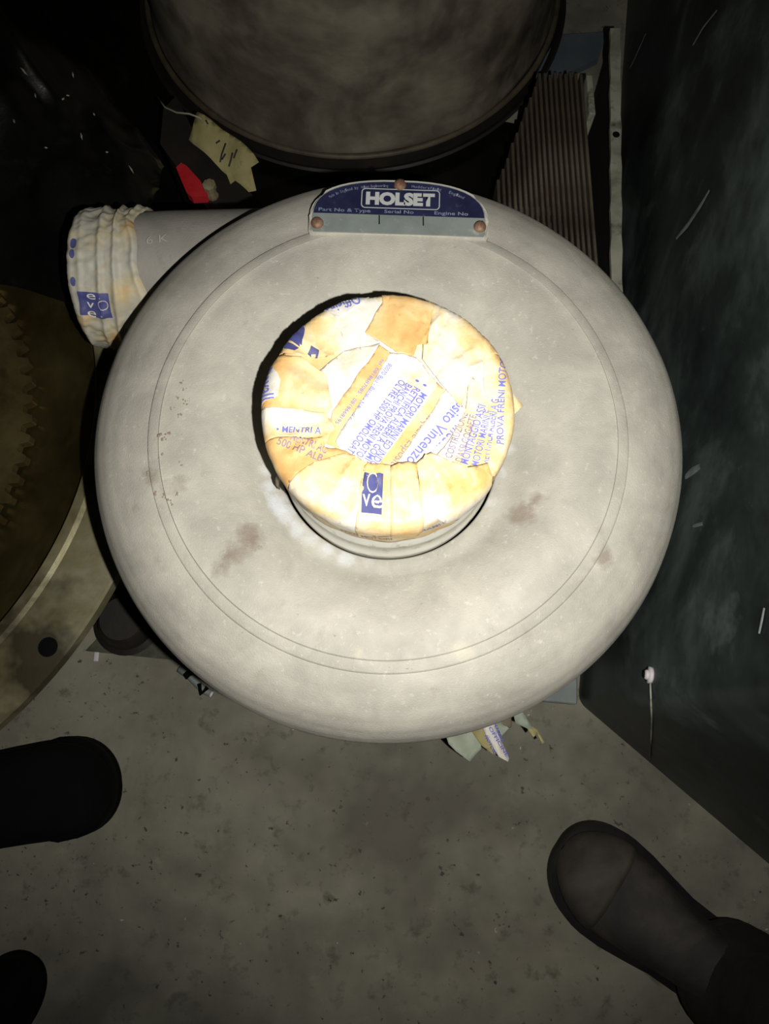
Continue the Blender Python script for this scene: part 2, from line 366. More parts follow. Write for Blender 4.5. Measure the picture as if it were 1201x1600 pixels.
finish('brass_fitting', bm, M_bone, label='tiny pale metal fitting beside the red handle', cat='fitting', sharp=35)
# black sheet added to hold the upper left dark where shade falls
bm = bmesh.new(); n1, n2 = 110, 110; V = {}
for i in range(n1 + 1):
    for j in range(n2 + 1):
        s, t = i / n1, j / n2
        x = -1.25 + s * (.98 + .02 * math.sin(t * 9) - .17 * max(0, min(1, (t - .2) / .3))); y = .375 + .022 * math.sin(9 * s) + .014 * math.sin(23 * s + 1) + t * 1.0 + .05 * max(0, s - .6)
        z = .262 + .26 * (t ** 1.2) * (1 - s ** 3 * .8)
        q = Vector((x * 5, y * 5, 1.3)); f = noise.fractal(q, 1, 2, 4)
        g = abs(noise.noise(Vector((x * 11 + y * 4, y * 3, 5)))); g2 = abs(noise.noise(Vector((x * 26 + y * 9, y * 8, 2))))
        k = min(1, t * 5 + .04); z += (.05 * abs(f) + .05 * g + .018 * g2) * k
        if s > .9: z -= (s - .9) * 1.4 * min(1, t * 2)
        V[i, j] = bm.verts.new((x, y, max(z, .006)))
for i in range(n1):
    for j in range(n2): bm.faces.new((V[i, j], V[i + 1, j], V[i + 1, j + 1], V[i, j + 1]))
sheet = finish('added_dark_sheet', bm, M_sheet, label='crumpled black plastic sheet added to darken the flywheel housing, upper left', cat='plastic sheet')
from mathutils.bvhtree import BVHTree
bv = BVHTree.FromPolygons([v.co + sheet.location for v in sheet.data.vertices], [tuple(p.vertices) for p in sheet.data.polygons])
bm = bmesh.new(); rnd = random.Random(5)
for (u, v, ln, an) in [(152, 35, .003, 0), (153, 62, .002, 0), (178, 80, .013, -70), (38, 112, .008, -50), (55, 150, .004, -60), (105, 150, .005, 30), (98, 155, .004, 60), (22, 190, .004, -60), (147, 180, .005, -60), (127, 214, .008, -70),
    (168, 238, .004, 0), (204, 266, .012, -65), (255, 275, .004, 0), (266, 297, .010, -75), (113, 118, .007, -70), (190, 165, .004, -60), (72, 232, .003, 0)]:
    hit = bv.ray_cast(Vector((0, 0, CAMH)), ray(u, v).normalized())
    if hit[0] is None: continue
    p, n = hit[0], hit[1]
    if n.z < 0: n = -n
    a = math.radians(an); d = Vector((math.cos(a), math.sin(a), 0)); d = (d - n * d.dot(n)).normalized(); q = d.cross(n).normalized()
    V4 = [bm.verts.new(p + n * .0012 + d * ln * sx * .6 + q * .0011 * sy) for sx, sy in ((-1, 0), (-.3, -1), (1, 0), (.2, 1))]; tp = bm.verts.new(p + n * .0024)
    for k in range(4): bm.faces.new((V4[k], V4[(k + 1) % 4], tp))
finish('glint_flecks', bm, M_bar, sheet, smooth=False, kind='stuff')  # pale flecks stand in for small glints and scratches
sm = sheet.modifiers.new('s', 'SOLIDIFY'); sm.thickness = .003

bm = bmesh.new(); slab(bm, [(-.10, .50), (-.22, .56), (-.42, .72), (-1.6, .74), (-1.6, 1.9), (.0, 1.9), (.0, .9), (.245, .845), (.245, .50)], 0, .004, 0)  # mat added so the lit floor back here stays black
finish('added_dark_mat', bm, M_sheet, smooth=False, label='flat black mat added to darken the floor beneath the drum and tray', cat='mat')
rt = thing('fuel_can', (-.42, 1.42, 0), 'dark teal can with dull orange cap behind the black sheet', 'can')
bm = bmesh.new(); box(bm, (-.62, 1.42, .004), (-.39, 1.60, .34), .03); finish('can_body', bm, M_teal, rt, sharp=50)
bm = bmesh.new(); lathe(bm, [(0, .34), (.03, .34), (.03, .365), (.026, .37), (0, .37)], (-.55, 1.50), 20); finish('cap', fixn(bm), M_or, rt, sharp=40)
bm = bmesh.new(); tube(bm, [(-.50, 1.50, .335), (-.49, 1.50, .37), (-.45, 1.50, .375), (-.42, 1.50, .335)], .009, 8); finish('carry_handle', bm, M_teal, rt)

# ------------------------------------------------------------------ cooler core, bar, board (upper right)
zf = .16
rt = thing('cooler_core', (px(850, 250, 0).x, px(850, 250, 0).y, 0), 'rusty finned cooler core standing between drum and pale steel bar', 'radiator')
xa = px(775, 300, zf).x; xb = px(927, 300, zf).x; y0 = .48; y1 = px(880, 112, zf).y
bm = bmesh.new(); slab(bm, [(xa, y0), (xb, y0), (xb, y1 - .01), (xa + .065, y1 - .01), (xa, .615)], .0045, .035); finish('core_base', bm, M_darkside, rt, smooth=False)
NF = 18; pitch = (xb - xa) / NF
fin0 = None
for k in range(NF):
    x = xa + pitch * (k + .5); yk = min(y1, .622 + (x - xa) * 2.7); ys = (yk - y0) / (y1 - y0)
    if fin0 is None:
        bm = bmesh.new(); nseg = 16; vs = []
        for i in range(nseg + 1):
            t = i / nseg; y = y0 + (y1 - y0) * t; dx = 0; zt = zf
            vs.append([bm.verts.new((xa + dx + s * .0019, y, z)) for s, z in ((-1, .03), (1, .03), (1, zt - .001), (.6, zt), (-.6, zt), (-1, zt - .001))])
        for a, b in zip(vs, vs[1:]):
            for m in range(6): bm.faces.new((a[m], a[(m + 1) % 6], b[(m + 1) % 6], b[m]))
        bm.faces.new(vs[0]); bm.faces.new(vs[-1][::-1]); fixn(bm)
        fin0 = finish('fin', bm, M_fin, rt, smooth=False); fin0.scale = (1, ys, 1); fin0.location = (x - xa, (y0 - rt.location.y) * (1 - ys), 0)
    else:
        o = fin0.copy(); COL.objects.link(o); o.parent = rt; o.scale = (1, ys, 1); o.location = (x - xa, (y0 - rt.location.y) * (1 - ys) - .002 * (k % 3), random.uniform(-.001, .001))
for yy in (.595, px(800, 345, zf).y): bm = bmesh.new(); box(bm, (xa, yy - .006, .03), (xb, yy + .006, zf - .012)); finish('tie_plate', bm, M_fin, rt, smooth=False)
bm = bmesh.new(); p = px(922, 125, zf + .01); box(bm, (p.x - .004, p.y - .05, .03), (p.x + .004, p.y + .01, zf + .008), .001); finish('end_lug', bm, M_bar, rt)

rt = thing('steel_bar', (.28, .75, 0), 'long worn pale steel bar on edge along the dark right wall', 'bar')
zs = .17; bm = bmesh.new()
e1 = (px(953, 44, zs), px(969, 44, zs)); e2 = (px(954.5, 440, zs), px(972, 440, zs)); 
dd = (e2[0] - e1[0]); ext = e2[0] + dd * .25; ext2 = e2[1] + dd * .25
N = 24; vs = []
for i in range(N + 1):
    t = i / N; a = e1[0].lerp(ext, t); b = e1[1].lerp(ext2, t); j = .0007 * math.sin(i * 2.1)
    vs.append([bm.verts.new((a.x + j, a.y, zs)), bm.verts.new((b.x - j, b.y, zs)), bm.verts.new((b.x - j, b.y, zs - .006)), bm.verts.new((a.x + j, a.y, zs - .006))])
for a, b in zip(vs, vs[1:]):
    for m in range(4): bm.faces.new((a[m], a[(m + 1) % 4], b[(m + 1) % 4], b[m]))
bm.faces.new(vs[0]); bm.faces.new(vs[-1][::-1]); finish('top_flange', fixn(bm), M_bar, rt, smooth=False)
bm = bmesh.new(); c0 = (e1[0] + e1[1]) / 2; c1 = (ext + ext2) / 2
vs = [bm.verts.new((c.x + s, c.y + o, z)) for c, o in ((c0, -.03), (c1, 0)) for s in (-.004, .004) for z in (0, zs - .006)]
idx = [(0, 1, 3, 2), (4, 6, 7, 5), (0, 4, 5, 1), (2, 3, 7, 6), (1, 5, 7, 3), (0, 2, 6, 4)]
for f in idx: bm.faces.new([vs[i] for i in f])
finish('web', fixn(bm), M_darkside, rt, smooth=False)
bm = bmesh.new(); p = px(962, 211, zs); lathe(bm, [(0, zs + .0002), (.004, zs + .0002), (.0045, zs + .001), (.0038, zs + .0014), (0, zs + .0006)], p, 16); finish('bolt_hole', fixn(bm), M_blktape, rt)
bm = bmesh.new(); slab(bm, upoly([(845, 100), (872, 55), (948, 50), (935, 92), (880, 118), (825, 150)], .015), .0045, .016, 0)
finish('blue_board', bm, M_blue, smooth=False, label='dull pale blue board lying behind the finned cooler core', cat='board')

# ------------------------------------------------------------------ flywheel housing (left)
zf1 = .25
fc = px(-393, 650, zf1); fc.z = 0
def rad_at(u, v, z): p = px(u, v, z); return math.hypot(p.x - fc.x, p.y - fc.y)
RO = rad_at(180, 900, zf1)
RH = rad_at(120, 762, zf1)           # inner step edge
RG = rad_at(46, 700, .21)
rt = thing('flywheel_housing', (fc.x, fc.y, 0), 'big oily steel flywheel housing with gear ring and bolted flange at left edge', 'flywheel')
bm = bmesh.new()
fl_prof = [(RH, zf1 - .010), (RH + .001, zf1 + .0), (RH + .003, zf1 + .003), (RH + .012, zf1 + .003), (RH + .016, zf1), (RO - .002, zf1), (RO, zf1 - .002), (RO, zf1 - .016), (RO - .003, zf1 - .018), (RO - .05, zf1 - .018)]
# flange with bolt holes: plate built as lathe, holes as flat black discs, their inner shade put into the colour
lathe(bm, fl_prof, fc, 220); finish('flange', fixn(bm), M_flange, rt, sharp=35)
bm = bmesh.new(); lathe(bm, [(RG - .06, .05), (RG - .03, .05), (RG - .022, .196), (RG + .002, .200), (RG + .03, .206), (RH - .02, .226), (RH - .004, zf1 - .012), (RH + .0, zf1 - .012), (RH + .004, zf1 - .0125), (RO - .06, zf1 - .02), (RO - .115, .02), (RO - .11, 0), (RO - .125, 0), (RG - .06, .05)], fc, 200)
finish('bell_body', fixn(bm), M_fly, rt, sharp=35)
hp = px(75, 1011, zf1); ha = math.atan2(hp.y - fc.y, hp.x - fc.x); hr = math.hypot(hp.x - fc.x, hp.y - fc.y)
for k in range(-3, 4):
    a = ha + k * math.radians(22); c = (fc.x + hr * math.cos(a), fc.y + hr * math.sin(a))
    bm = bmesh.new(); lathe(bm, [(.0092, zf1 + .0004), (.0085, zf1 + .0006), (.0078, zf1 + .0002), (.0076, zf1 + .0003), (0, zf1 + .0003)], c, 24); finish('bolt_hole', fixn(bm), M_blktape, rt)
# gear ring
NT = int(2 * PI * RG / .0225); bm = bmesh.new(); top = []; bot = []
zg = .213
outl = []
for k in range(NT):
    a = 2 * PI * k / NT; st = 2 * PI / NT
    for f, r in ((0, RG - .011), (.22, RG - .0105), (.36, RG - .001), (.42, RG), (.66, RG), (.72, RG - .001), (.88, RG - .0105)):
        outl.append((fc.x + r * math.cos(a + f * st), fc.y + r * math.sin(a + f * st)))
inn = [(fc.x + (RG - .035) * math.cos(2 * PI * k / len(outl)), fc.y + (RG - .035) * math.sin(2 * PI * k / len(outl))) for k in range(len(outl))]
To = [bm.verts.new((x, y, zg)) for x, y in outl]; Bo = [bm.verts.new((x, y, zg - .011)) for x, y in outl]
Ti = [bm.verts.new((x, y, zg)) for x, y in inn]; Bi = [bm.verts.new((x, y, zg - .011)) for x, y in inn]; n = len(outl)
for k in range(n):
    j = (k + 1) % n
    bm.faces.new((To[k], To[j], Ti[j], Ti[k])); bm.faces.new((Bo[k], Bi[k], Bi[j], Bo[j])); bm.faces.new((To[k], Bo[k], Bo[j], To[j])); bm.faces.new((Ti[k], Ti[j], Bi[j], Bi[k]))
finish('ring_gear', fixn(bm), M_gear, rt, smooth=False)
bm = bmesh.new(); lathe(bm, [(0, .14), (.05, .14), (.06, .18), (RG - .07, .185), (RG - .055, .205), (RG - .034, .208), (RG - .034, .190), (RG - .065, .18), (RG - .07, .0), (0, .0)], fc, 160)
finish('flywheel_disc', fixn(bm), M_flydark, rt, sharp=35)

# ------------------------------------------------------------------ plate at lower left, chip, taped wire, bracket
z = .008
rt = thing('base_plate', (px(200, 1000, 0).x, px(200, 1000, 0).y, 0), 'oily grey green steel plate on the floor under the turbocharger', 'plate')
bm = bmesh.new(); Pp = upoly([(134, 1017), (330, 1037), (420, 1000), (420, 860), (300, 850), (215, 930)], z); slab(bm, Pp, 0, z); finish('plate', bm, M_plate, rt, smooth=False)
bm = bmesh.new(); c = px(192, 968, .03); lathe(bm, [(0, .008), (.040, .008), (.043, .012), (.036, .016), (.030, .034), (.026, .038), (0, .038)], c, 40); finish('round_foot', fixn(bm), M_tray, rt, sharp=35)
bm = bmesh.new(); p = px(151, 1026, 0); box(bm, (p.x - .003, p.y - .006, 0), (p.x + .003, p.y + .006, .002), .0008)
finish('white_chip', bm, M_white, label='tiny white chip on the concrete beside the oily steel plate', cat='chip')
rt = thing('taped_wire', (px(312, 1072, 0).x, px(312, 1072, 0).y, 0), 'short wire end wrapped in black and white tape on the floor', 'wire')
z = .012
bm = bmesh.new(); tube(bm, [px(u, v, z) for u, v in ((280, 1045), (296, 1056), (308, 1068), (318, 1078), (330, 1084))], .0045, 8); finish('wire', bm, M_grey, rt)
bm = bmesh.new(); tube(bm, [px(u, v, z + .004) for u, v in ((292, 1050), (297, 1057))], .006, 8); finish('tape_band', bm, M_blktape, rt)
bm = bmesh.new(); tube(bm, [px(u, v, z + .004) for u, v in ((311, 1068), (314, 1084), (324, 1074))], .0028, 8); finish('tape_end', bm, M_blktape, rt)
bm = bmesh.new(); tube(bm, [px(u, v, z) for u, v in ((327, 1083), (332, 1086))], .004, 8); finish('bare_tip', bm, M_white, rt)
bm = bmesh.new(); a, b = px(848, 1096, 0.03), px(902, 1101, .03); c = px(902, 1040, .03); d = px(840, 1000, .03)
slab(bm, [a, b, c, d], 0, .03); bmesh.ops.bevel(bm, geom=bm.edges[:], offset=.0015, segments=1, affect='EDGES')
finish('steel_bracket', bm, M_grey, smooth=False, label='small pale grey steel block against the dark wall corner', cat='block')

# ------------------------------------------------------------------ turbocharger
T = thing('turbocharger', (CX, CY, 0), 'big pale cast turbocharger with paper taped over its inlet and outlet', 'turbocharger')
bm = bmesh.new()
ctrl = [(.0775, .436), (.0778, .4475), (.079, .4492), (.084, .4505), (.0885, .4516), (.0915, .4528), (.096, .4560), (.103, .4600), (.112, .4638), (.122, .4668), (.132, .4686), (.142, .4692), (.150, .4687), (.1570, .4678),
        (.1580, .4680), (.1588, .4668), (.1600, .4666), (.1655, .4656), (.1664, .4650), (.1668, .4636), (.1684, .4632), (.178, .4604), (.190, .4552), (.202, .4476), (.212, .4380), (.219, .427), (.2225, .415), (.2235, .403), (.222, .390), (.216, .375), (.206, .363), (.190, .354), (.16, .349), (.10, .347), (0, .347)]
def ecc(r):
    t = max(0, min(1, (r - .085) / .065)); a = .011 * t * t * (3 - 2 * t)
    t = max(0, min(1, (r - .168) / .05)); return a + .0115 * t
def hw(r, z, a):
    k = max(0, min(1, (r - .1) / .1))
    return r + .0008 * k * noise.noise(Vector((math.cos(a) * 1.7, math.sin(a) * 1.7, z * 20))), z + .0006 * noise.noise(Vector((r * math.cos(a) * 22, r * math.sin(a) * 22, 3)))
prof = []
for (a, b) in zip(ctrl, ctrl[1:]):
    L = math.hypot(a[0] - b[0], a[1] - b[1]); k = max(1, int(L / .004))
    for i in range(k): prof.append((a[0] + (b[0] - a[0]) * i / k, a[1] + (b[1] - a[1]) * i / k))
prof.append(ctrl[-1])
lathe(bm, prof, (CX, CY), 200, wob=hw)
for v_ in bm.verts:
    r = math.hypot(v_.co.x - CX, v_.co.y - CY)
    v_.co.y += ecc(r) if v_.co.z > .40 else .0225 * min(1, r / .2)
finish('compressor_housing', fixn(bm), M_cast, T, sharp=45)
# dried grease crumbs on the face
from mathutils.bvhtree import BVHTree
HO = bpy.data.objects['compressor_housing']; hb = BVHTree.FromPolygons([v.co + T.location for v in HO.data.vertices], [tuple(p.vertices) for p in HO.data.polygons])
random.seed(11)
bm = bmesh.new()
for (u, v, r) in [(284, 598, 4), (290, 606, 3), (278, 622, 4), (288, 628, 4), (292, 624, 3), (270, 640, 3), (281, 650, 4), (250, 682, 6), (262, 678, 6), (256, 684, 5), (252, 712, 5), (284, 724, 4), (266, 785, 5), (276, 770, 4), (240, 770, 5), (255, 775, 4), (230, 740, 4)]:
    for q in range(4):
        uu, vv = u + random.uniform(-4, 4), v + random.uniform(-4, 4); p = px(uu, vv, .467)
        hit = hb.ray_cast(Vector((0, 0, CAMH)), ray(uu, vv).normalized())[0]
        if hit is None: continue
        p = hit; zz = hit.z
        t = bmesh.new(); bmesh.ops.create_icosphere(t, subdivisions=1, radius=1)
        s = r / 2300 * random.uniform(.25, .5)
        for w_ in t.verts: w_.co = Vector((w_.co.x * s, w_.co.y * s, w_.co.z * .0007)) + Vector((p.x, p.y, zz))
        merge(bm, t)
finish('grease_crumbs', bm, M_dirt, T, kind='stuff')
# inlet neck
bm = bmesh.new(); lathe(bm, [(.0755, .437), (.0762, .446), (.0757, .4495), (.0745, .452), (.0742, .468), (.0748, .470), (.0748, .476), (.0738, .478), (.0736, .522), (.072, .529), (0, .529)], (CX, CY), 128); finish('inlet_neck', fixn(bm), M_neck, T, sharp=40)
# body below
bm = bmesh.new(); lathe(bm, [(0, .356), (.12, .356), (.13, .35), (.13, .335), (.09, .33), (.07, .31), (.065, .24), (.085, .22), (.12, .215), (.12, .20), (0, .20)], (CX, CY), 80); finish('bearing_housing', fixn(bm), M_iron, T, sharp=40)
bm = bmesh.new(); lathe(bm, [(0, .205), (.11, .205), (.14, .195), (.158, .17), (.165, .13), (.158, .09), (.14, .06), (.11, .05), (.10, .045), (.10, .02), (.115, .018), (.115, 0), (0, 0)], (CX, CY), 80); finish('turbine_housing', fixn(bm), M_iron, T, sharp=40)
# turbine inlet port corner with taped paper ends
zt = .16; pc = px(800, 1137, zt)
bm = bmesh.new(); box(bm, (pc.x - .075, pc.y, zt - .09), (pc.x, pc.y + .11, zt), .002); finish('turbine_port', bm, M_brown, T, smooth=False)
def scrap(name, pts, mat, zc, amp=.004, par=T, label=None):
    bm = bmesh.new(); slab(bm, upoly(pts, zc), zc, zc + .0006, .006, lambda x, y: amp * math.sin(x * 150 + y * 60)); return finish(name, bm, mat, par, label=label)
scrap('paper_end', [(690, 1130), (700, 1162), (712, 1174), (734, 1190), (752, 1170), (745, 1120)], M_scrap, zt + .002)
scrap('paper_end', [(725, 1125), (752, 1165), (772, 1180), (780, 1150), (770, 1120)], M_tag, zt + .006, label='pale yellow paper end')
scrap('paper_end', [(748, 1125), (757, 1146), (778, 1182), (793, 1190), (795, 1184), (778, 1148), (774, 1115)], M_tw, zt + .012, label='white paper end with blue print')
scrap('paper_end', [(770, 1138), (784, 1150), (796, 1138), (780, 1125)], M_scrap, zt + .003)
scrap('paper_end', [(800, 1110), (805, 1130), (822, 1138), (832, 1140), (820, 1120), (812, 1108)], M_scrap, zt + .004)
scrap('paper_end', [(822, 1138), (832, 1152), (838, 1146), (846, 1162), (851, 1160), (840, 1140), (828, 1134)], M_tag, zt + .002, label='brownish twisted paper end')
bm = bmesh.new()
zq = zt + .0132
for i in range(4):
    line_text(bm, 'MOTORI', px(757 + 7 * i, 1150 + 2 * i, zq), px(775 + 6 * i - 4, 1179 + i, zq), .0026, .01, 0)
    break
line_text(bm, 'OFFICINE', px(762, 1137, zq), px(790, 1183, zq), .0032, .03, 0)
line_text(bm, 'MARINI', px(770, 1130, zq), px(783, 1160, zq), .0030, .03, 0)
for v_ in bm.verts: v_.co.z = zq + .004 * math.sin(v_.co.x * 150 + v_.co.y * 60) * 1
finish('printed_text', bm, M_ink, T)

# --- outlet pipe and its cover
zp = .338; PR = .0635
E = px(118, 437, zp); E.z = zp; dirp = Vector((-1, 0, 0)).normalized()
E = Vector((E.x + .014, px(200, 437, zp).y, zp))
Mp = Matrix.Translation(E) @ dirp.to_track_quat('Z', 'Y').to_matrix().to_4x4()
bm = bmesh.new(); lathe(bm, [(0, -.006), (PR - .010, -.006), (PR - .007, -.004), (PR - .006, -.012), (PR - .005, -.06), (PR - .004, -.08), (PR - .002, -.17), (PR + .004, -.26), (PR + .004, -.30), (0, -.30)], (0, 0), 96, M=Mp)
finish('outlet_pipe', fixn(bm), M_castdark, T, sharp=40)
def wrapf(r, z, a):
    if r < .03: return r, z
    s = 1
    t = z - .020 * math.cos(a - .9) * .5           # diagonal folds
    k = 0
    for z0_, am in ((-.004, .0010), (-.021, .0020), (-.034, .0024), (-.050, .0016)):
        zz0 = z0_ - .010 * math.sin(a + .2)
        k += 1.35 * am * math.exp(-((z - zz0) / .0026) ** 2)
    ca, sa = math.cos(a), math.sin(a)
    k += .0017 * noise.noise(Vector((ca * 3, sa * 3, z * 70))) + 0.0011 * (1 - 3 * abs(noise.noise(Vector((ca * 5, sa * 5, z * 55))))) + .0004 * (1 - 3 * abs(noise.noise(Vector((ca * 13, sa * 13, z * 130)))))
    zedge = z
    if z < -.04: zedge = z + min(1, (-.04 - z) / .018) * (-.006 * math.sin(a * 2 + .6) + .002 * math.sin(a * 7))
    return r + k, zedge
wp = [(0, .003), (.02, .0035), (.04, .002), (.050, .000), (PR - .005, -.003)] + [(PR - .003, -.006 - .0011 * k) for k in range(52)] + [(PR - .0045, -.0636)]
bm = bmesh.new(); lathe(bm, wp, (0, 0), 220, wob=wrapf, M=Mp)
OC = finish('outlet_cover', fixn(bm), M_side, T, label='crinkled printed paper tape over the side outlet')
# printed logo square on outlet cover, rolled onto the cylinder
def on_pipe(p, off):
    """p: (x, arc length round the pipe) -> point on the wrap"""
    th = p.y / PR; dv = Mp.to_3x3().inverted() @ Vector((0, math.sin(th), math.cos(th))); a = math.atan2(dv.y, dv.x) % (2 * PI)
    r, _ = wrapf(PR - .003, -(p.x - E.x), a); r += off
    return Vector((p.x, E.y + r * math.sin(th), zp + r * math.cos(th)))
def pipe_px(u, v):
    """pixel -> (x, arc) where its ray meets the pipe"""
    d = ray(u, v); oy, oz = -E.y, CAMH - zp; A2 = d.y ** 2 + d.z ** 2; B2 = 2 * (oy * d.y + oz * d.z); C2 = oy * oy + oz * oz - PR * PR
    D2 = B2 * B2 - 4 * A2 * C2; t = (-B2 - math.sqrt(max(0, D2))) / (2 * A2)
    return Vector((d.x * t, PR * math.atan2(oy + d.y * t, oz + d.z * t), 0))
def pipe_poly(bmx, pts):
    t = bmesh.new(); t.faces.new([t.verts.new((p.x, p.y, 0)) for p in pts]); gridcut(t, .002); merge(bmx, t)
bm = bmesh.new(); pipe_poly(bm, [pipe_px(u, v) for u, v in ((120, 455), (168, 459), (175, 500), (125, 493))])
for v_ in bm.verts: v_.co = on_pipe(v_.co, .0006)
finish('logo_square', fixn(bm), M_inkd, OC, label='dark blue printed square')
bm = bmesh.new()
line_text(bm, 'O', pipe_px(153, 485), pipe_px(169, 487), .0095, -.02, .002)
line_text(bm, 'e', pipe_px(135, 468), pipe_px(149, 469), .0075, 0, .002)
line_text(bm, 'v', pipe_px(135, 482), pipe_px(147, 483), .0075, 0, .002)
line_text(bm, 'e', pipe_px(136, 495), pipe_px(150, 497), .0070, 0, .002)
for v_ in bm.verts: v_.co = on_pipe(v_.co, .0009)
finish('logo_lettering', bm, M_tw, OC)
bm = bmesh.new()
for u, v, r in ((113, 440, .004), (113, 378, .005), (111, 395, .004)):
    c = pipe_px(u, v); pipe_poly(bm, [Vector((c.x + r * .6 * math.cos(a), c.y + r * math.sin(a), 0)) for a in [2 * PI * k / 12 for k in range(12)]])
for v_ in bm.verts: v_.co = on_pipe(v_.co, .0006)
finish('ink_blots', fixn(bm), M_inkd, OC)
bm = bmesh.new()
# cast marks on the pipe
t_ = bmesh.new(); line_text(t_, '6 K', pipe_px(228, 380), pipe_px(262, 376), .0075, .0, .002)
for v_ in t_.verts: th = v_.co.y / PR; v_.co = Vector((v_.co.x, E.y + (PR - .0012) * math.sin(th), zp + (PR - .0012) * math.cos(th)))
merge(bm, t_); finish('cast_marks', bm, M_cast, T)

# --- nameplate
zn = .4705
BL = px(486, 360, zn); BR = px(758, 369, zn); AP = px(626, 284, zn)
xdir = (BR - BL).normalized(); ydir = Vector((-xdir.y, xdir.x, 0)); PW = (BR - BL).length; mid = (BL + BR) / 2; PH = (AP - mid).dot(ydir)
ptilt = math.radians(0)
def pl_pt(sx, sy, dz=0):           # sx -.5...5 across, sy 0..1 up
    return mid + xdir * (sx * PW) + ydir * (sy * PH) + Vector((0, 0, dz))
def seg_outline(off=0, b=.16):
    o = [(-.5 - off, -off * 1.2), (.5 + off, -off * 1.2)]
    o = [(-.488 - off, -off * 2.2), (.488 + off, -off * 2.2), (.5 + off, .05)]
    for k in range(0, 25):
        a = PI * k / 24; cx_, sy_ = math.cos(a), math.sin(a)
        e = .80
        o.append(((.5 + off) * math.copysign(abs(cx_) ** e, cx_), .30 + (.70 + off * 2.4) * abs(sy_) ** e if k not in (0, 24) else .30))
    o.append((-.5 - off, .05))
    return o
bm = bmesh.new(); P = [pl_pt(*q) for q in seg_outline(.02)]
slab(bm, P, .425, zn - .0012, 0); bmesh.ops.bevel(bm, geom=[e for e in bm.edges if all(v.co.z > zn - .002 for v in e.verts)], offset=.0022, segments=3, affect='EDGES')
finish('nameplate_boss', bm, M_cast, T, sharp=60)
bm = bmesh.new(); slab(bm, [pl_pt(*q) for q in seg_outline(0)], zn - .0012, zn, 0)
NP = finish('nameplate', bm, M_pls, T, smooth=False, label='blue and silver half round nameplate')
bm = bmesh.new(); arc = [q for q in seg_outline(-.006) if q[1] > .29]; 
slab(bm, [pl_pt(-.494, .34), pl_pt(.494, .34)] + [pl_pt(*q) for q in arc[1:-1]], zn, zn + .0003)
finish('blue_field', bm, M_plb, NP, smooth=False)
bm = bmesh.new(); zt_ = zn + .0005
def pt(body, sx0, sy0, sx1, hgt, bold=0, dst=None, sy1=None): line_text(dst, body, pl_pt(sx0, sy0), pl_pt(sx1, sy0 if sy1 is None else sy1), hgt, bold, 0)
pt('HOLSET', -.195, .545, .205, PH * .215, .06, bm)
# rounded frame
def rrect(x0, x1, y0, y1, r, n=6):
    o = []
    for cx_, cy_, a0 in ((x1 - r, y1 - r, 0), (x0 + r, y1 - r, 90), (x0 + r, y0 + r, 180), (x1 - r, y0 + r, 270)):
        for k in range(n + 1): a = math.radians(a0 + 90 * k / n); o.append((cx_ + r * math.cos(a), cy_ + r * math.sin(a)))
    return o
fx0, fx1, fy0, fy1 = -.222 * PW, .235 * PW, .46 * PH, .845 * PH
o1 = rrect(fx0, fx1, fy0, fy1, .0032); o2 = rrect(fx0 + .0007, fx1 - .0007, fy0 + .0007, fy1 - .0007, .0026)
W = lambda q: mid + xdir * q[0] + ydir * q[1]
a_ = [bm.verts.new(W(q)) for q in o1]; b_ = [bm.verts.new(W(q)) for q in o2]
for k in range(len(a_)): j = (k + 1) % len(a_); bm.faces.new((a_[k], a_[j], b_[j], b_[k]))
for v_ in bm.verts: v_.co.z = zt_
finish('plate_lettering', fixn(bm), M_prn, NP)
bm = bmesh.new()
pt('Part No & Type', -.465, .375, -.165, PH * .062, .012, bm); pt('Serial No', -.085, .375, .085, PH * .062, .012, bm); pt('Engine No', .205, .375, .40, PH * .062, .012, bm)
def arc_text(body, a0, a1, hgt):
    n = len(body)
    for i, ch in enumerate(body):
        if ch == ' ': continue
        t = (i + .1) / n; t2 = (i + .85) / n
        def q(t):
            a = math.radians(a0 + (a1 - a0) * t); return pl_pt(.455 * math.copysign(abs(math.cos(a)) ** .85, math.cos(a)), .30 + .585 * abs(math.sin(a)) ** .85)
        line_text(bm, ch, q(t), q(t2), hgt, 0, 0)
arc_text('Made in England by', 150, 118, PH * .055); arc_text('Holset Engineering', 116, 96, PH * .05); arc_text('Huddersfield', 84, 62, PH * .055); arc_text('England', 55, 38, PH * .055)
for v_ in bm.verts: v_.co.z = zt_
finish('small_print', bm, M_prg, NP)
bm = bmesh.new()
for sx in (-.112, .142): bm = bmesh.new(); box(bm, tuple(pl_pt(sx, .16) + Vector((-.0003, 0, 0))), tuple(pl_pt(sx, .33) + Vector((.0003, 0, .0004)))); finish('divider_mark', bm, M_blktape, NP, smooth=False)
for (sx, sy) in ((.0, .93), (-.468, .14), (.468, .17)):
    c = pl_pt(sx, sy); bm = bmesh.new(); lathe(bm, [(0, zn + .0034), (.0022, zn + .0032), (.0040, zn + .0022), (.0047, zn + .0006), (.0047, zn - .001), (0, zn - .001)], c, 20)
    a = random.uniform(0, PI); sd = Vector((math.cos(a), math.sin(a), 0))
    tube(bm, [c + sd * .0035 + Vector((0, 0, .0028)), c - sd * .0035 + Vector((0, 0, .0028))], .0007, 5)
    finish('screw', fixn(bm), M_rust, NP)

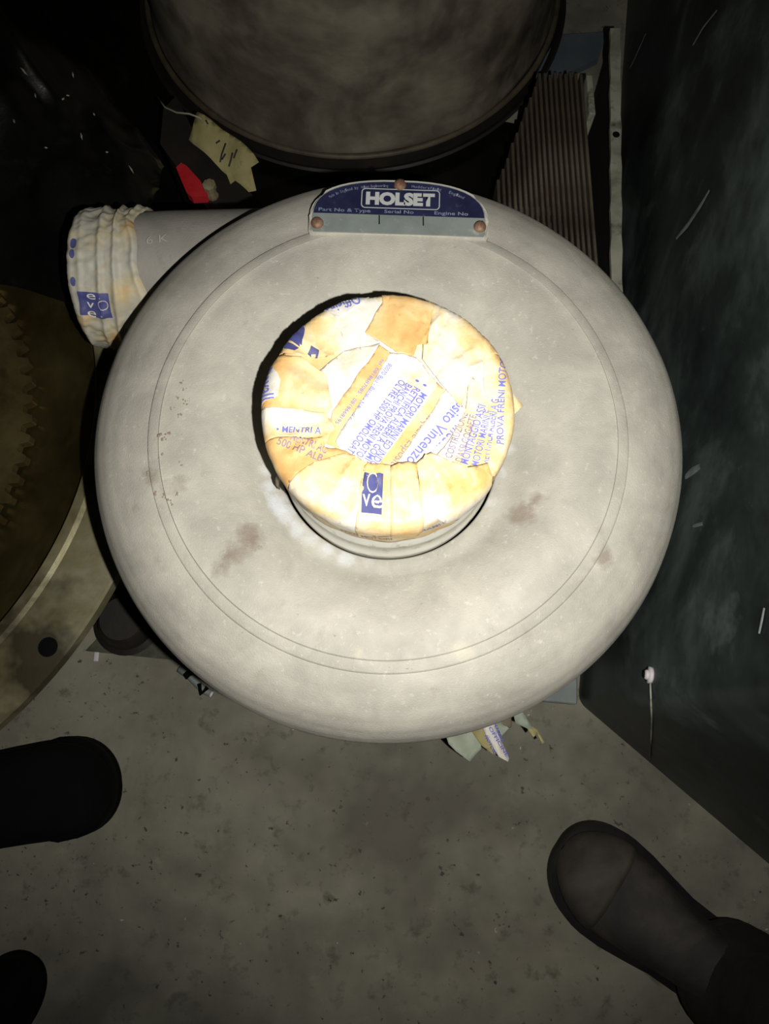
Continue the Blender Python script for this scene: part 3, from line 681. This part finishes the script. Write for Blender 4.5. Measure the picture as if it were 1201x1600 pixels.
# --- inlet cover: overlapping strips of printed paper tape
zc = .531; RC = .0755
ctr = Vector((CX, CY))
def Z1(X, Y): return px(380 + X * .3747, 430 + Y * .3747, zc)
def bh(x, y, seed=0, amp=1):
    q = Vector((x * 26, y * 26, seed * 3.7)); q2 = Vector((x * 60, y * 60, seed * 1.9))
    return amp * (.0016 * noise.noise(q) + .0009 * (1 - 2 * abs(noise.noise(q2))))
def pleat(d, r, seed):
    a = math.atan2(d.y, d.x); k = noise.noise(Vector((a * 5.5, seed * 2.1, r * 9)))
    return .0030 * (1 - min(1, abs(k) * 5)) * min(1, r / .05) * max(.12, min(1, (RC - r) / .012))
def drape(p, off, seed, amp, lift):
    d = Vector((p.x, p.y)) - ctr; r = d.length; h = bh(p.x, p.y, 0, .8) + bh(p.x, p.y, seed, .10) + off + pleat(d, r, 3) * (1 if seed > 7 else .25) + lift * max(0, 1 - r / RC) 
    R0 = RC - .005
    if r <= R0: return Vector((p.x, p.y, zc + h))
    s = r - R0; rr = .005
    if s < rr * PI / 2:
        a = s / rr; nr = R0 + (rr + h * .5) * math.sin(a); nz_ = zc - rr + (rr + h) * math.cos(a) + 0
    else: nr = RC + h * .5 ; nz_ = zc - rr - (s - rr * PI / 2)
    u = d / r; return Vector((ctr.x + u.x * nr, ctr.y + u.y * nr, nz_))
IC = None
bm = bmesh.new()
def cw(r, z, a):
    if r < .01: return r, z
    x, y = CX + r * math.cos(a), CY + r * math.sin(a)
    if z > .529: return r, z + bh(x, y, 0, .8) - .0006
    return r + .0007 * noise.noise(Vector((math.cos(a) * 6, math.sin(a) * 6, z * 90))) + .0003 * math.sin(a * 23), z + (.0035 * noise.noise(Vector((math.cos(a) * 2, math.sin(a) * 2, 8))) if z < .50 else 0)
prof = [(0, .531)] + [(RC * k / 24, .531) for k in range(1, 22)] + [(RC - .003, .5303), (RC - .001, .528), (RC, .525), (RC, .518), (RC + .0004, .511), (RC, .504), (RC + .0003, .498), (RC - .0004, .4925), (RC - .002, .4925)]
lathe(bm, prof, (CX, CY), 160, wob=cw)
IC = finish('inlet_cover', fixn(bm), M_tc, T, label='cream printed paper tape stretched over the round inlet')
# (points in zoom coordinates, material, layer, lift)
FL = [
 ('w', [(320, 400), (420, 318), (572, 288), (380, 575), (395, 740), (300, 700), (330, 560)], 1, 0),
 ('t', [(566, 296), (655, 350), (420, 740), (330, 700), (372, 570)], 2, 0),
 ('w', [(612, 330), (720, 350), (806, 450), (800, 480), (560, 800), (430, 780), (385, 700)], 3, 0),
 ('t', [(806, 452), (860, 500), (650, 800), (545, 808)], 2, 0),
 ('w', [(845, 480), (935, 570), (890, 650), (715, 800), (628, 805)], 3, 0),
 ('c', [(1000, 350), (1060, 380), (1115, 480), (1100, 640), (1040, 790), (915, 825), (800, 760), (860, 690), (885, 640), (925, 570), (935, 470)], 4, 0),
 ('c', [(995, 340), (1055, 360), (1115, 480), (1090, 640), (1060, 800), (1000, 800), (1030, 620), (1000, 480)], 5, 0),
 ('c', [(775, 95), (880, 125), (1000, 235), (1060, 350), (1010, 345), (935, 470), (905, 560), (810, 452), (745, 362), (750, 300), (768, 295)], 6, .001),
 ('t', [(508, 252), (580, 125), (570, 60), (700, 60), (800, 100), (782, 190), (765, 300), (722, 312), (708, 358), (640, 338), (570, 288)], 7, .001),
 ('c', [(300, 150), (360, 95), (470, 70), (600, 55), (580, 130), (508, 252), (570, 288), (420, 322), (400, 240)], 5, .0005),
 ('c', [(110, 320), (200, 200), (310, 130), (385, 160), (405, 240), (424, 324), (350, 356), (130, 343)], 6, .0005),
 ('w', [(270, 140), (360, 85), (450, 62), (560, 50), (505, 125), (450, 168), (395, 195), (330, 178)], 7, 0),
 ('t', [(122, 345), (250, 362), (350, 430), (372, 560), (345, 600), (70, 580), (60, 480)], 7, .001),
 ('w', [(75, 440), (100, 350), (165, 352), (160, 450), (150, 520), (120, 560), (70, 560)], 8, 0),
 ('c', [(70, 560), (190, 565), (345, 585), (385, 645), (345, 720), (290, 690), (150, 685), (95, 690)], 8, .0005),
 ('t', [(88, 700), (150, 688), (200, 690), (290, 696), (335, 690), (345, 735), (390, 735), (430, 745), (470, 770), (460, 850), (232, 835), (205, 872), (150, 800)], 9, .0008),
 ('c', [(205, 876), (236, 832), (300, 790), (425, 752), (470, 770), (524, 797), (500, 1010), (400, 1000), (290, 930)], 10, .001),
 ('t', [(505, 806), (524, 796), (612, 804), (632, 1020), (485, 1010)], 11, .001),
 ('t', [(612, 812), (650, 796), (722, 796), (733, 900), (750, 990), (720, 1010), (612, 1020)], 12, .0012),
 ('c', [(720, 800), (755, 768), (782, 755), (930, 822), (1015, 795), (975, 880), (880, 965), (740, 1000), (733, 900)], 13, .0014),
]
MT = {'w': M_tw, 't': M_tt, 'c': M_tc}
LAY = .00046
def rimmed(P):
    out = []
    for p in P:
        d = Vector((p.x, p.y)) - ctr; r = d.length
        if r > RC * .93: d = d / r * (RC + .011 + .002 * math.sin(math.atan2(d.y, d.x) * 9))
        out.append(Vector((ctr.x + d.x, ctr.y + d.y, 0)))
    return out
def jag(P, seed):
    rnd = random.Random(seed); out = []
    for a, b in zip(P, P[1:] + P[:1]):
        out.append(a); L = (b - a).length; k = max(1, int(L / .006)); nrm = Vector((-(b - a).y, (b - a).x, 0)).normalized()
        for i in range(1, k): out.append(a.lerp(b, i / k) + nrm * rnd.uniform(-.0005, .0005))
    return out
ALLP = []
for i, (mk, pts, lay, lift) in enumerate(FL):
    P = rimmed([Z1(*q) for q in pts]); P = [Vector((p.x, p.y, 0)) for p in P]; P = jag(P, i); ALLP.append(P)
    t = bmesh.new(); t.faces.new([t.verts.new(p) for p in P]); bmesh.ops.triangulate(t, faces=t.faces[:]); gridcut(t, .0028)
    for v_ in t.verts: v_.co = drape(v_.co, lay * LAY, i + 1, .35 if lay < 4 else .8, lift)
    t.normal_update()
    if sum(f.normal.z for f in t.faces) < 0: bmesh.ops.reverse_faces(t, faces=t.faces[:])
    o = finish('tape_strip', t, MT[mk], IC); s_ = o.modifiers.new('s', 'SOLIDIFY'); s_.thickness = .0003; s_.offset = -1
# corner sticking out at right
bm = bmesh.new(); slab(bm, [Vector((q.x, q.y)) for q in (px(790, 600, .515), px(797, 607, .515), px(819, 630, .515), px(798, 652, .515), px(785, 655, .515))], .512, .5126, .004, lambda x, y: .001 * math.sin(y * 300))
finish('tape_corner', bm, M_tc, IC, label='folded tape corner sticking out at the right')
bm = bmesh.new(); tube(bm, [px(u, v, z) for u, v, z in ((449, 738, .505), (440, 741, .498), (434, 748, .486), (433, 757, .474), (436, 764, .466))], [.0028, .0024, .0018, .0012, .0006], 6)  # torn curl and its cast shadow drawn as one dark tube
finish('curl_shadow', bm, M_dirt, IC, label='torn tape curl coloured dark for its shadow, lower left')
# printing
def Z7(X, Y): return px(500 + X * .2664, 540 + Y * .2664, zc)
def Z4(X, Y): return px(400 + X * .1832, 640 + Y * .1832, zc)
def Z3(X, Y): return px(400 + X * .1749, 440 + Y * .1749, zc)
def Z6(X, Y): return px(600 + X * .1915, 620 + Y * .1915, zc)
POLY = dict(enumerate(ALLP))
def inside(P, x, y):
    c = False; j = len(P) - 1
    for i in range(len(P)):
        a, b = P[i], P[j]
        if (a.y > y) != (b.y > y) and x < (b.x - a.x) * (y - a.y) / (b.y - a.y) + a.x: c = not c
        j = i
    return c
def clip(bm, flap):
    kill = []
    for f in bm.faces:
        c = f.calc_center_median()
        if not inside(POLY[flap], c.x, c.y) or any(k != flap and FL[k][2] > FL[flap][2] and inside(POLY[k], c.x, c.y) for k in POLY): kill.append(f)
    bmesh.ops.delete(bm, geom=kill, context='FACES')
def put(name, lines, flap, mat):
    mk, pts, lay, lift = FL[flap]; bm = bmesh.new()
    for (body, a, b, h, bold) in lines: line_text(bm, body, a, b, h, bold, .0022)
    clip(bm, flap)
    for v_ in bm.verts:
        p = v_.co.copy(); d = Vector((p.x, p.y)) - ctr
        v_.co = drape(p, lay * LAY + .00035, flap + 1, .35 if lay < 4 else .8, lift)
    return finish(name, bm, mat, IC)
def blob(pts):
    t = bmesh.new(); t.faces.new([t.verts.new((p.x, p.y, 0)) for p in pts]); bmesh.ops.triangulate(t, faces=t.faces[:]); gridcut(t, .0028); return t
def putpoly(name, polys, flap, mat):
    mk, pts, lay, lift = FL[flap]; bm = bmesh.new()
    for P in polys: merge(bm, blob(P))
    clip(bm, flap)
    for v_ in bm.verts: v_.co = drape(v_.co, lay * LAY + .0007, flap + 1, .35 if lay < 4 else .8, lift)
    bm.normal_update()
    if sum(f.normal.z for f in bm.faces) < 0: bmesh.ops.reverse_faces(bm, faces=bm.faces[:])
    return finish(name, bm, mat, IC)
put('printed_text', [('tel. 0818687085 - 0818668195', Z7(362, 88), Z7(88, 460), .0023, .0)], 1, M_ink)
put('printed_text', [('80070 Baia - Bacoli - NA - via Scalandrone', Z7(402, 112), Z7(72, 545), .0028, .005),
    ('OLTRE 1500 HP OMOLOGATI', Z7(468, 205), Z7(152, 630), .0044, .015), ('BANCHI PROVA FRENI MOTORI', Z7(505, 228), Z7(190, 675), .0044, .015),
    ('RETTIFICA ALBERI A GOMITI', Z7(552, 250), Z7(240, 700), .0044, .015), ('MOTORI MARINI ED INDU', Z7(592, 282), Z7(290, 700), .0044, .015), ('•', Z7(548, 198), Z7(540, 210), .006, .02), ('•', Z7(592, 225), Z7(584, 237), .006, .02)], 2, M_ink)
put('printed_text', [('di Pasquale Esposito', Z7(700, 335), Z7(392, 720), .0050, .0)], 3, M_inkb)
put('printed_text', [('Esposito Vincenzo', Z7(880, 245), Z7(500, 680), .0068, .01), ('Officine meccaniche', Z7(960, 280), Z7(560, 735), .0068, .01)], 4, M_ink)
put('printed_text', [('COSTRUZIONE', Z6(545, 520), Z6(680, 150), .0042, .01), ("D'ASSI COGAETE", Z6(630, 548), Z6(750, 170), .0042, .01)], 5, M_inkb)
put('printed_text', [('• MONTAGGIO ASSI', Z6(665, 605), Z6(825, 90), .0046, .012), ('MOTORI MARINI E', Z6(765, 580), Z6(875, 130), .0044, .01)], 5, M_ink)
put('printed_text', [('RETTIFICA ALBERI A G', Z6(845, 555), Z6(930, 40), .0044, .01), ('PROVA FRENI MOTORI', Z6(965, 400), Z6(985, -330), .0040, .01)], 6, M_ink)
put('printed_text', [('Officine', Z1(478, 92), Z1(335, 140), .0075, .01)], 11, M_ink)
put('printed_text', [('Royall', Z3(70, 770), Z3(66, 1080), .0072, .005)], 13, M_ink)
put('printed_text', [('• MENTRI A', Z4(180, 215), Z4(560, 240), .0040, .01)], 14, M_ink)
put('printed_text', [('500 HP ALB', Z4(185, 320), Z4(560, 470), .0044, .01), ('MENTRI AG', Z4(300, 290), Z4(600, 400), .0044, .01)], 15, M_inkb)
putpoly('printed_logo', [[Z3(255, 590), Z3(300, 560), Z3(390, 620), Z3(350, 650), Z3(270, 625)], [Z3(310, 545), Z3(370, 475), Z3(405, 490), Z3(395, 610)], [Z3(385, 465), Z3(430, 400), Z3(445, 450), Z3(415, 600), Z3(400, 590)], [Z3(465, 670), Z3(500, 610), Z3(570, 650), Z3(540, 742)]], 10, M_inkd)
# logo on the lower flap: blue square with a pale O and V
putpoly('printed_logo', [[Z4(930, 570), Z4(1085, 575), Z4(1080, 710), Z4(1070, 920), Z4(900, 900), Z4(905, 700)]], 17, M_inkd)
mk, pts, lay, lift = FL[17]; bm = bmesh.new()
line_text(bm, 'O', Z4(945, 745), Z4(1045, 745), .0135, -.02, .0028); line_text(bm, 'e', Z4(985, 870), Z4(1075, 870), .0115, 0, .0028); line_text(bm, 'v', Z4(910, 850), Z4(975, 850), .011, 0, .0028)
for v_ in bm.verts: v_.co = drape(v_.co, lay * LAY + .0017, 18, .8, lift)
finish('logo_lettering', bm, M_tc, IC)
# lettering on the cover's side
def side_text(body, u0, u1, zr, h, mat):
    t = text_bm(body, .01); xs = [v.co.x for v in t.verts]; x0, x1 = min(xs), max(xs)
    a0 = math.atan2(px(u0, 815, .52).y - CY, px(u0, 815, .52).x - CX); a1 = math.atan2(px(u1, 815, .52).y - CY, px(u1, 815, .52).x - CX)
    for v in t.verts:
        a = a0 + (a1 - a0) * (v.co.x - x0) / (x1 - x0); r = RC + .0016; v.co = (CX + r * math.cos(a), CY + r * math.sin(a), zr + v.co.y * h / .69)
    finish('side_text', t, mat, IC)
side_text('FFAG MOTORI', 535, 612, .507, .0045, M_inkb); side_text('RAMLIC', 655, 705, .518, .004, M_ink)

# ------------------------------------------------------------------ footwear and legs
def loft(bm, secs, n=28, cap=True):
    """secs: list of (centre, u-vector*halfwidth, v-vector*halfheight, exponent)"""
    R = []
    for c, u, v, e in secs:
        ring = []
        for k in range(n):
            a = 2 * PI * k / n; ca, sa = math.cos(a), math.sin(a)
            ring.append(bm.verts.new(Vector(c) + u * math.copysign(abs(ca) ** e, ca) + v * math.copysign(abs(sa) ** e, sa)))
        R.append(ring)
    for A_, B_ in zip(R, R[1:]):
        for k in range(n): bm.faces.new((A_[k], A_[(k + 1) % n], B_[(k + 1) % n], B_[k]))
    if cap: bm.faces.new(R[0][::-1]); bm.faces.new(R[-1])
    return fixn(bm)
def shoe(P, toe, ang, L, Wd, m_up, m_sole, m_cap, rim=.004, side=1, full=0):
    """toe: floor point under the toe tip; ang: pointing direction"""
    d = Vector((math.cos(ang), math.sin(ang), 0)); s = Vector((-d.y, d.x, 0)) * side; heel = Vector((toe.x, toe.y, 0)) - d * L; up = Vector((0, 0, 1))
    def wdt(t):   # half width along 0 heel .. 1 toe
        pts = [(0, .30), (.04, .36), (.12, .40), (.3, .36), (.5, .38), (.7, .475), (.78, .49)]
        if t >= .78: return Wd * max(.03, .49 * math.sqrt(max(0, 1 - ((t - .78) / .22) ** 2.2)))
        for (a, x), (b, y) in zip(pts, pts[1:]):
            if t <= b:
                q = x + (y - x) * (t - a) / (b - a); return Wd * (q + (full * (.47 - q) if .1 < t < .75 else 0))
        return Wd * .05
    def ctrl_(t): return .006 * math.sin(t * PI) - .004
    ts = [0, .01, .03, .07, .12, .2, .3, .4, .5, .6, .7, .74, .78, .82, .86, .89, .92, .94, .96, .975, .985, .993, .998, 1]
    bm = bmesh.new(); top = []; 
    outl_ = [heel + d * (L * t) + s * (ctrl_(t) + wdt(t) + rim) for t in ts] + [heel + d * (L * t) + s * (ctrl_(t) - wdt(t) - rim) for t in ts[::-1]]
    slab(bm, [(p.x, p.y) for p in outl_], 0, .028); bmesh.ops.bevel(bm, geom=[e for e in bm.edges if all(v.co.z > .02 for v in e.verts)], offset=.003, segments=2, affect='EDGES')
    finish('boot_sole', bm, m_sole, P)
    bm = bmesh.new(); secs = []
    hs = [(0.005, .05), (.03, .085), (.08, .10), (.2, .105), (.34, .10), (.45, .085), (.55, .07), (.65, .058), (.75, .050), (.80, .049), (.84, .047), (.87, .0455), (.9, .043), (.93, .039), (.95, .034), (.97, .027), (.98, .022), (.99, .015), (.997, .009)]
    for t, h in hs:
        c = heel + d * (L * t) + s * ctrl_(t) + up * (.024)
        ww = wdt(t) - rim * .8
        ring_u = s * max(ww, .004); secs.append((c + up * (h * .5 - .004), ring_u, up * (h * .5 + .004), .72))
    loft(bm, secs); finish('boot_upper', bm, m_up, P)
    if m_cap:
        bm = bmesh.new(); secs = []
        for t, h in [(.80, .0500), (.82, .0500), (.86, .0478), (.9, .0445), (.93, .0402), (.95, .0355), (.97, .028), (.98, .0235), (.99, .0165), (.997, .011)]:
            c = heel + d * (L * t) + s * ctrl_(t) + up * .024; ww = wdt(t) - rim * .35
            secs.append((c + up * (h * .5 - .003), s * max(ww, .004), up * (h * .5 + .0045), .72))
        loft(bm, secs); finish('toe_cap', bm, m_cap, P)
    return heel, d, s
def leg(P, base, d, s, mat, top, r0=.062):
    bm = bmesh.new(); secs = []
    K = 26; up = Vector((0, 0, 1)); base = Vector((base.x, base.y, 0))
    for k in range(K + 1):
        t = k / K; z_ = .062 + (top[2] - .062) * t
        c = base.lerp(Vector((top[0], top[1], 0)), t ** 1.1); c.z = z_
        fold = .006 * math.sin(t * 46) * max(0, 1 - t * 2.4) + .003 * math.sin(t * 23 + 1)
        rr = r0 + fold + .012 * math.sin(min(1, t * 1.1) * PI) 
        secs.append((c, d * (rr * 1.08), s * (rr * .95), .95))
    loft(bm, secs, 32)
    finish('trouser_leg', bm, mat, P)
    bm = bmesh.new(); c = Vector((base.x, base.y, .066)); secs = [(c + up * z_, d * (r0 * 1.08 + q), s * (r0 * .95 + q), .95) for z_, q in ((-.010, .000), (-.012, .004), (-.004, .008), (.006, .0075), (.014, .003), (.016, -.001))]
    loft(bm, secs, 32); finish('trouser_cuff', bm, mat, P)
# right person
toe = px(866, 1320, 0.0); ank = px(1150, 1535, 0); ang = math.atan2(toe.y - ank.y, toe.x - ank.x)
P = thing('person', (.42, -.34, 0), 'standing person at lower right, dark trouser leg and dusty dark shoe with worn toe', 'person')
h_, d_, s_ = shoe(P, toe, ang, .30, .110, M_boot2, M_sole, M_cap2, .006)
leg(P, h_ + d_ * .085, d_, s_, M_cloth, (h_.x + .03, h_.y - .03, .56), .055)
# left person
toe = px(190, 1212, 0.0)
P = thing('person', (-.56, -.15, 0), 'standing person at left edge in plain black boots pointing right', 'person')
h_, d_, s_ = shoe(P, toe, math.radians(11), .265, .112, M_boot, M_boot, None, .003, full=.85)
leg(P, h_ + d_ * .085, d_, s_, M_blkcloth, (h_.x - .02, h_.y - .24, .56), .050)
toe = px(58, 1482, 0.0)
h_, d_, s_ = shoe(P, toe + Vector((-.006, -.004, 0)), math.radians(62), .27, .078, M_boot, M_boot, None, .003)
leg(P, h_ + d_ * .085, d_, s_, M_blkcloth, (h_.x - .02, h_.y - .03, .56), .055)
